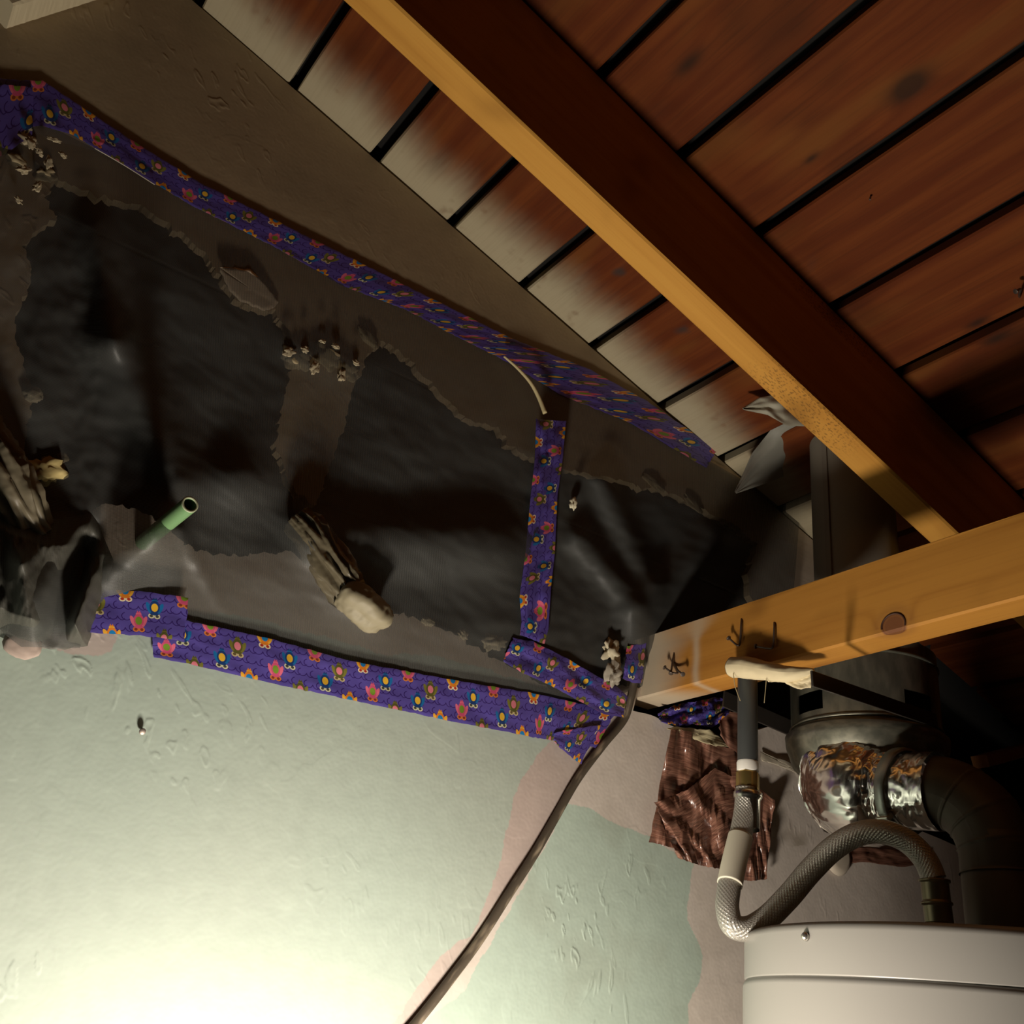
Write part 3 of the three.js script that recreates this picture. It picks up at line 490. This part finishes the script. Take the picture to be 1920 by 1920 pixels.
// torn plaster paper along the top of the folded wall
flap('torn_paper', [[1262, 1362], [1300, 1366], [1330, 1368], [1352, 1384], [1372, 1400], [1340, 1398], [1306, 1388], [1284, 1376], [1250, 1368]], 0.014, 'yellowish torn paper edge above the brown wood-print tape patch', 'paper', mat([0.62, 0.54, 0.33], 0.85), { on: WR, curl: 0.012, thick: 0.001 });
flap('torn_paper', [[1426, 1410], [1470, 1424], [1520, 1448], [1558, 1466], [1548, 1476], [1500, 1452], [1450, 1432], [1426, 1424]], 0.004, 'long pale peeling paper strip below the foil duct', 'paper', mat([0.55, 0.49, 0.38], 0.85), { on: WR, curl: 0.006, thick: 0.001 });
tag(mesh('wall_flange', lathe([[0, 0], [0.026, 0], [0.028, 0.004], [0.024, 0.009], [0.017, 0.011], [0.0, 0.011]], 36, WR(1566, 1605, 0), foldNormal), mat([0.55, 0.48, 0.38], 0.7)), 'pale round wall plate half hidden behind the braided hose', 'plate');
// ---------------------------------------------------------------- nails
const steel = mat([0.16, 0.13, 0.11], 0.4, { metalness: 0.8 });
function nail(label, pts, { r = 0.0013, head = true, m = steel, grp } = {}) {
  const o = group('nail'); tag(o, label, 'nail', grp);
  const bent = [pts[0]]; for (let i = 1; i < pts.length - 1; i++) { const a = Math.min(0.4, 0.002 / pts[i].distanceTo(pts[i - 1])), c = Math.min(0.4, 0.002 / pts[i].distanceTo(pts[i + 1])); bent.push(pts[i].clone().lerp(pts[i - 1], a), pts[i].clone().lerp(pts[i + 1], c)); } bent.push(pts[pts.length - 1]);
  mesh('shank', sweep(bent, r, 60, 10), m, o);
  if (head) { const e = pts[pts.length - 1], d = e.clone().sub(pts[pts.length - 2]); mesh('head', lathe([[0, 0], [0.003, 0], [0.0032, 0.0006], [0.003, 0.0014], [0, 0.0014]], 18, e, d), m, o); }
  return o;
}
const onBeam = (x, y, q) => { const p = atX(x, y, BX - q); return p; };
nail('left of two bent nails on the beam face above the cream scrap', [onBeam(1391, 1158, -0.002), onBeam(1390, 1170, 0.003), onBeam(1386, 1212, 0.005), onBeam(1367, 1197, 0.009)]);
nail('right of two bent nails on the beam face above the cream scrap', [onBeam(1452, 1165, -0.002), onBeam(1452, 1176, 0.003), onBeam(1449, 1216, 0.005), onBeam(1418, 1212, 0.010)]);
nail('straight nail of the bent nail cluster near the wall end of the beam', [onBeam(1265, 1222, -0.002), onBeam(1262, 1235, 0.004), onBeam(1258, 1262, 0.010)]);
nail('left-leaning nail of the cluster near the wall end of the beam', [onBeam(1274, 1262, -0.002), onBeam(1262, 1262, 0.006), onBeam(1247, 1252, 0.012)]);
nail('right-leaning nail of the cluster near the wall end of the beam', [onBeam(1264, 1240, -0.002), onBeam(1270, 1256, 0.005), onBeam(1280, 1264, 0.012)]);
nail('small nail sticking out of the green wall', [W(266, 1368, -0.008), W(266, 1369, 0.001), W(267, 1371, 0.004)], { r: 0.001 });
const onRoof = (x, y, q) => { const r = ray(x, y), n = V3(-RS, 1, 0); return r.multiplyScalar((RC - q * n.length()) / r.dot(n)); };
nail('bent nail hooked out of the roof board at the right picture edge', [onRoof(1912, 558, -0.006), onRoof(1911, 552, 0.014), onRoof(1914, 541, 0.020), onRoof(1905, 546, 0.026)], { r: 0.0015 });
nail('small nail tip through the roof board right of the rafter', [onRoof(1633, 366, -0.006), onRoof(1632, 370, 0.004), onRoof(1631, 375, 0.008)], { r: 0.0011, head: false });
// ---------------------------------------------------------------- cream scrap under the beam
{
  const o = group('cream_scrap'); tag(o, 'cream rolled scrap of paper with a ragged flap hanging under the tie beam', 'paper');
  const cm = mat([0.66, 0.56, 0.36], 0.85);
  const q = (x, y, k) => atX(x, y, BX - k);
  mesh('roll', sweep([q(1374, 1251, 0.014), q(1400, 1252, 0.016), q(1440, 1259, 0.017), q(1480, 1264, 0.015), q(1526, 1258, 0.006)], (t) => 0.0122 * (1 - 0.8 * Math.pow(t, 3.5)) + 0.0008 * Math.sin(t * 9), 70, 26, { bump: (t, a) => 0.0018 * fbm(t * 7, Math.cos(a) * 1.5, Math.sin(a) * 1.5, 3) }), cm, o);
  const A = [[1436, 1270], [1470, 1270], [1500, 1268], [1528, 1262]], B = [[1440, 1278], [1468, 1278], [1494, 1292], [1520, 1290]];
  mesh('flap', sheet(40, 14, (u, v) => { const a = lineAt(A, u), b = lineAt(B, u); return q(mix(a[0], b[0], v), mix(a[1], b[1], v) + 2 * N(u * 9, v * 3, 4), 0.016 - 0.010 * u + 0.004 * fbm(u * 5, v * 3, 8, 3)); }, 0.0012), cm, o);
  const th = mat([0.55, 0.45, 0.25], 0.8);
  mesh('thread', sweep([q(1375, 1262, 0.026), q(1378, 1285, 0.026), q(1388, 1314, 0.024)], 0.0005, 16, 6), th, o);
  mesh('thread', sweep([q(1437, 1272, 0.024), q(1435, 1296, 0.024), q(1433, 1318, 0.024)], 0.0004, 16, 6), th, o);
}
// ---------------------------------------------------------------- sheets hanging behind the rafter, battens
{
  const cr = mat([0.22, 0.215, 0.185], 0.55);
  const T = [[1388, 760], [1420, 745], [1470, 752], [1545, 800]], Bm = [[1378, 922], [1420, 905], [1480, 880], [1548, 850]];
  const A = [[1378, 922], [1410, 850], [1450, 800], [1500, 770]], B = [[1380, 925], [1440, 905], [1500, 880], [1560, 860]];
  tag(mesh('screen_flap', sheet(40, 30, (u, v) => { const a = lineAt(A, u), b = lineAt(B, u); return atZ(mix(a[0], b[0], v), mix(a[1], b[1], v), -0.93 + 0.10 * u * u - 0.075 * v * v * u + 0.004 * N(u * 4, v * 4, 2)); }, 0.0008), mat([0.30, 0.295, 0.25], 0.6)), 'grey curled corner of screen sheet below the roof boards next to the rafter', 'screen');
  const A2 = [[1392, 765], [1425, 745], [1465, 738], [1520, 745]], B2 = [[1394, 768], [1440, 778], [1475, 798], [1530, 800]];
  tag(mesh('screen_flap', sheet(30, 14, (u, v) => { const a = lineAt(A2, u), b = lineAt(B2, u); return atZ(mix(a[0], b[0], v), mix(a[1], b[1], v), -0.86 + 0.05 * u + 0.004 * N(u * 4, v * 4, 6)); }, 0.0008), mat([0.42, 0.40, 0.31], 0.6)), 'pale pointed tip of screen sheet against the roof boards beside the rafter', 'screen');
  const b1 = group('wooden_batten'); tag(b1, 'pale wooden batten across the top left corner of the bare plaster', 'batten');
  const p = W(-70, 12, 0.02), q = W(150, -52, 0.02), L = p.distanceTo(q), g = bar(L, 0.05, 0.04); g.rotateZ(Math.atan2(q.y - p.y, q.x - p.x)); g.translate(p.x, p.y + 0.045, p.z - 0.02);
  mesh('timber', g, mat([0.62, 0.54, 0.36], 0.7), b1);
  const b2 = group('wooden_batten'); tag(b2, 'lit orange-brown wooden strip at the right picture edge above the vent elbow', 'batten');
  const p2 = atZ(1822, 1442, -1.02), q2 = atZ(2100, 1365, -1.02), L2 = p2.distanceTo(q2), g2 = bar(L2, 0.022, 0.03); g2.rotateZ(Math.atan2(q2.y - p2.y, q2.x - p2.x)); g2.translate(p2.x, p2.y + 0.022, p2.z);
  mesh('timber', g2, mat([0.42, 0.17, 0.05], 0.7), b2);
}
// ---------------------------------------------------------------- water heater
const HX = 1.04, HZ = -0.63, HR = 0.25, HT = 0.116;
const H = V3(HX, 0, HZ);
{
  const o = group('water_heater', V3(HX, -1.5, HZ)); tag(o, 'large white cylindrical water heater with a rolled lid band, at lower right', 'water heater');
  const white = mat([0.285, 0.272, 0.25], 0.4, { clearcoat: 0.3, clearcoatRoughness: 0.25 }), y = (k) => HT + k + 1.5;
  mesh('tank', lathe([[0.02, 0.06], [HR - 0.01, 0.06], [HR, 0.07], [HR, y(-0.052)], [HR - 0.001, y(-0.048)], [HR - 0.006, y(-0.043)], [0.02, y(-0.043)]], 160), white, o);
  mesh('lid', lathe([[HR - 0.008, y(-0.05)], [HR - 0.0035, y(-0.0455)], [HR - 0.0015, y(-0.044)], [HR - 0.0015, y(-0.008)], [HR - 0.003, y(-0.003)], [HR - 0.007, y(0)], [0.0, y(0.004)]], 160), white, o);
  const s = atZ(1512, 1756, -0.7), a = Math.atan2(-0.80 - HZ, 0.865 - HX);
  // screw on the lid band, on the side turned to the camera
  let best = null; for (let k = 0; k < 2000; k++) { const t = k / 2000 * Math.PI * 2, pt = V3(HX + (HR - 0.0012) * Math.cos(t), 0, HZ + (HR - 0.0012) * Math.sin(t)); const r = ray(1512, 1756), yy = r.y * (pt.x / r.x), dz = Math.abs(r.z * (pt.x / r.x) - pt.z); const facing = -(pt.x * Math.cos(t) + pt.z * Math.sin(t)) > 0; if (facing && (!best || dz < best.dz)) best = { dz, t, y: yy }; }
  const n = V3(Math.cos(best.t), 0, Math.sin(best.t));
  mesh('screw', lathe([[0.0, 0.005], [0.0022, 0.0045], [0.0038, 0.0025], [0.0042, 0], [0, 0]], 22, V3(n.x * (HR - 0.0014), best.y + 1.5, n.z * (HR - 0.0014)), n), mat([0.6, 0.58, 0.52], 0.25, { metalness: 0.9 }), o);
  mesh('gasket', sheet(20, 4, (u, v) => V3(0.16 * Math.cos(4.1 + u * 0.6) * 1.2, y(0.0055), 0.16 * Math.sin(4.1 + u * 0.6) * 1.2).multiplyScalar(1 + 0 * v).add(V3(0.02 * v, 0, 0.02 * v)), 0.003), mat([0.02, 0.02, 0.02], 0.8), o);
  for (let k = 0; k < 3; k++) { const t = k * 2.1 + 0.4; const f = lathe([[0.02, 0], [0.024, 0.004], [0.02, 0.065], [0, 0.065]], 16, V3(0.19 * Math.cos(t), 0, 0.19 * Math.sin(t))); mesh('foot', f, mat([0.03, 0.03, 0.03], 0.6), o); }
}
// ---------------------------------------------------------------- vent: pipe, elbow, foil joint, reducer, collar, duct
{
  const gal = dataTex(256, 256, (u, v) => { const s = fbm(u * 9, v * 9, 30, 4), c = mix3([0.20, 0.20, 0.17], [0.36, 0.35, 0.29], smooth(-0.3, 0.4, s)); return lin2s(c); }, true, true); gal.repeat.set(4, 1);
  const galvM = mat([0.8, 0.8, 0.75], 0.42, { metalness: 0.75, map: gal }), dark = mat([0.085, 0.07, 0.05], 0.5, { metalness: 0.45 });
  const foil = mat([0.95, 0.93, 0.9], 0.2, { metalness: 1 });
  const o = group('vent_pipe', V3(0, 0, 0)); tag(o, 'metal flue pipe rising from the water heater, elbowing into a foil-taped joint', 'vent pipe');
  const px = 1.049, pz = -0.622;
  mesh('riser', lathe([[0.041, HT], [0.041, HT + 0.006], [0.038, HT + 0.008], [0.038, 0.235], [0, 0.235]], 48, V3(px, 0, pz)), dark, o);
  const gore = (t) => 0.0385 + 0.0012 * (Math.abs(((t * 4) % 1) - 0.5) > 0.44 ? 1 : 0);
  mesh('elbow', sweep([V3(px, 0.195, pz), V3(px, 0.225, pz - 0.001), V3(px - 0.003, 0.256, pz - 0.012), V3(px - 0.008, 0.277, pz - 0.034), V3(px - 0.012, 0.283, pz - 0.046), V3(px - 0.014, 0.285, pz - 0.056)], gore, 64, 48, { caps: false }), dark, o);
  const a0 = V3(px - 0.013, 0.285, pz - 0.052), a1 = V3(px - 0.018, 0.289, pz - 0.098), a2 = V3(px - 0.019, 0.296, pz - 0.138), a3 = V3(px + 0.002, 0.312, pz - 0.160), a4 = V3(px + 0.024, 0.340, pz - 0.174), a5 = V3(px + 0.026, 0.364, pz - 0.175);
  mesh('foil_sleeve', (sweep([a0, a0.clone().lerp(a1, 0.5), a1], 0.0425, 60, 90, { caps: false, uScale: 3, bump: (t, a) => 0.005 * Math.abs(fbm(t * 2, Math.cos(a) * 2.4, Math.sin(a) * 2.4, 3)) })), foil, o);
  const d1 = a2.clone().sub(a1).normalize();
  mesh('clamp_band', lathe([[0.046, -0.006], [0.049, -0.006], [0.0495, 0], [0.049, 0.006], [0.046, 0.006], [0.046, -0.006]], 60, a1.clone().addScaledVector(d1, -0.004), d1), mat([0.34, 0.36, 0.33], 0.4, { metalness: 0.7 }), o);
  const sc = a1.clone().add(V3(-0.034, -0.036, 0.0)); const cl = new RoundedBoxGeometry(0.012, 0.007, 0.016, 2, 0.002); cl.rotateZ(0.7); cl.translate(sc.x, sc.y, sc.z); mesh('clamp_screw', cl, mat([0.5, 0.48, 0.42], 0.3, { metalness: 0.9 }), o);
  // foil wrapped reducer leading up into the galvanised collar
  mesh('foil_reducer', (sweep([a1, a1.clone().lerp(a2, 0.5), a2, a3], (t) => mix(0.043, 0.078, smooth(0.1, 1, t)), 110, 120, { caps: false, uScale: 3, bump: (t, a) => 0.008 * Math.abs(fbm(t * 5, Math.cos(a) * 3.2, Math.sin(a) * 3.2, 4)) })), foil, o);
  mesh('reducer_cone', lathe([[0.050, -0.075], [0.068, -0.06], [0.090, -0.036], [0.098, -0.012], [0.099, 0.0], [0.094, 0.004]], 80, V3(a5.x, a5.y + 0.004, a5.z)), galvM, o);
  // collar with real square openings
  const c = group('vent_collar', V3(a5.x, 0.358, a5.z)); tag(c, 'galvanised round vent collar with square openings and raised rings, under the tie beam', 'vent collar');
  const R = 0.0905, nA = 144, hgt = 0.118;
  mesh('shell', sheet(nA, 24, (u, v) => V3(R * Math.cos(-u * Math.PI * 2), v * hgt, R * Math.sin(-u * Math.PI * 2)), 0.0012, 1, 0.3, (u, v) => { const g = Math.atan2(a5.z, -a5.x) , t = -u * Math.PI * 2, c0 = Math.atan2(-a5.z, -a5.x); const k = (((t - c0) / (Math.PI / 2) + 8) % 1); return !(v > 0.24 && v < 0.44 && Math.abs(k - 0.5) * 90 < 13 - 0 * g); }), galvM, c);
  for (const [yy, rr] of [[0.008, 0.002], [0.019, 0.0022], [0.1, 0.002]]) { const t = new THREE.TorusGeometry(R + 0.0008, rr, 10, 96); t.rotateX(Math.PI / 2); t.translate(0, yy, 0); mesh('ring', t, galvM, c); }
  mesh('inner_pipe', lathe([[0.055, -0.02], [0.055, hgt]], 48), mat([0.03, 0.03, 0.028], 0.8), c);
  mesh('top_plate', lathe([[0.055, hgt], [R, hgt], [R, hgt - 0.002]], 72), galvM, c);
  const dct = group('vent_duct', V3(a5.x, 0.47, a5.z)); tag(dct, 'dull grey upright vent duct passing behind the beam up to the roof', 'vent duct');
  const top = roofY(a5.x) - 0.022 - 0.47;
  mesh('pipe', lathe([[0.056, 0], [0.056, top]], 64), mat([0.27, 0.25, 0.20], 0.6, { metalness: 0.25 }), dct);
  const sm = new THREE.BoxGeometry(0.004, top, 0.008); sm.translate(-0.0565, top / 2, 0.0); mesh('seam', sm, mat([0.24, 0.22, 0.18], 0.6, { metalness: 0.3 }), dct);
  // straps
  const strap = (label, A, B, w, z) => { const p = atZ(...A), q = atZ(...B), d = q.clone().sub(p), L = d.length(); const g = new RoundedBoxGeometry(L, w, 0.003, 1, 0.0008); g.translate(L / 2, 0, 0); g.applyQuaternion(new THREE.Quaternion().setFromUnitVectors(V3(1, 0, 0), d.normalize())); const m = mesh('metal_strap', g, mat([0.05, 0.042, 0.036], 0.45, { metalness: 0.5 })); m.position.copy(p); return tag(m, label, 'strap'); };
  strap('dark flat metal strap slanting in front of the galvanised collar', [1522, 1272, -0.665], [1756, 1352, -0.70], 0.017, 0);
  strap('dark flat metal strap behind the steel pipe under the beam', [1356, 1310, -0.90], [1520, 1382, -0.885], 0.022, 0);
}
// ---------------------------------------------------------------- steel drop pipe and braided hose
{
  const z = -0.82, t0 = atZ(1408, 1290, z), t1 = atZ(1402, 1428, z), o = group('steel_pipe'); tag(o, 'dark steel drop pipe with white thread tape and brass fitting under the beam', 'pipe');
  const d = t1.clone().sub(t0); d.x = 0; d.z = 0; const L = BT - BH - t1.y - 0.0005, base = V3(t1.x, t1.y, t1.z), up = V3(0, 1, 0);
  mesh('pipe', lathe([[0, 0], [0.0118, 0], [0.0118, L], [0, L]], 32, base), mat([0.085, 0.09, 0.088], 0.5, { metalness: 0.5 }), o);
  mesh('thread_tape', lathe([[0.011, -0.012], [0.0125, -0.011], [0.0127, -0.002], [0.0115, 0.001]], 32, base), mat([0.72, 0.70, 0.64], 0.6), o);
  mesh('brass_fitting', lathe([[0.010, -0.034], [0.0135, -0.034], [0.014, -0.031], [0.014, -0.014], [0.0125, -0.012], [0.01, -0.012]], 6, base), mat([0.50, 0.36, 0.12], 0.3, { metalness: 0.9 }), o);
  const h = group('braided_hose'); tag(h, 'S-shaped braided stainless flexible hose from steel pipe to water heater top', 'hose');
  const chrome = mat([0.62, 0.60, 0.54], 0.22, { metalness: 1 });
  mesh('ferrule', lathe([[0.0128, -0.078], [0.0135, -0.076], [0.014, -0.045], [0.0165, -0.041], [0.0165, -0.036], [0.0125, -0.033], [0.008, -0.033]], 40, base), chrome, h);
  const raw = [[1400, 1478, z], [1397, 1520, z], [1388, 1570, z + 0.002], [1376, 1620, z + 0.006], [1367, 1665, z + 0.010], [1364, 1705, z + 0.014], [1374, 1735, z + 0.020], [1398, 1742, z + 0.028], [1432, 1726, z + 0.038], [1476, 1684, z + 0.054], [1522, 1630, z + 0.074], [1566, 1588, z + 0.096], [1612, 1563, z + 0.118], [1658, 1560, z + 0.138], [1702, 1578, z + 0.154], [1735, 1612, z + 0.166], [1752, 1650, z + 0.172]];
  const path = raw.map(([x, y, q]) => atZ(x, y, q));
  const bt = dataTex(64, 64, (u, v) => { const k = (a, b) => { const s = ((a + b) % 1 + 1) % 1, g = Math.abs(s - 0.5) * 2; return g; }; const A = k(u, v), B = k(u, -v), over = (Math.floor(u * 2 + v * 2) + Math.floor(u * 2 - v * 2 + 8)) & 1; const h0 = over ? A : B; const strand = Math.abs(Math.sin((over ? u - v : u + v) * Math.PI * 6)); return clamp(0.25 + 0.55 * (1 - h0) + 0.2 * strand); }, false, true);
  bt.repeat.set(1 / 0.0042, 18);
  const braid = mat([0.78, 0.74, 0.66], 0.34, { metalness: 0.6, bumpMap: bt, bumpScale: 0.0007, map: (() => { const t = dataTex(64, 64, (u, v) => { const over = (Math.floor(u * 2 + v * 2) + Math.floor(u * 2 - v * 2 + 8)) & 1; const s = Math.abs(Math.sin((over ? u - v : u + v) * Math.PI * 4)); return mix(0.28, 1, s); }, true, true); t.repeat.set(1 / 0.0042, 18); return t; })() });
  mesh('braid', sweep(path, 0.0125, 300, 40), braid, h);
  const sl = path.slice(2, 6).map((p) => p.clone());
  mesh('label_sleeve', sweep([path[2].clone().lerp(path[3], -0.05), path[3], path[4].clone().lerp(path[3], 0.15)], 0.0136, 30, 36), mat([0.62, 0.58, 0.46], 0.55), h);
  const e = path[path.length - 1], d2 = e.clone().sub(path[path.length - 2]).normalize(), e2 = V3(e.x + 0.001, HT, e.z + 0.001);
  mesh('end_ferrule', sweep([e, e.clone().lerp(e2, 0.3), e2.clone().setY(HT + 0.022)], (t) => t < 0.06 || (t > 0.5 && t < 0.58) ? 0.0155 : 0.0138, 40, 36), mat([0.22, 0.19, 0.12], 0.35, { metalness: 0.8 }), h);
  mesh('brass_nipple', lathe([[0, 0], [0.0105, 0], [0.0105, 0.024], [0, 0.024]], 30, e2.clone().setY(HT + 0.001)), mat([0.42, 0.31, 0.10], 0.35, { metalness: 0.85 }), h);
}
renderer.render(scene, camera);
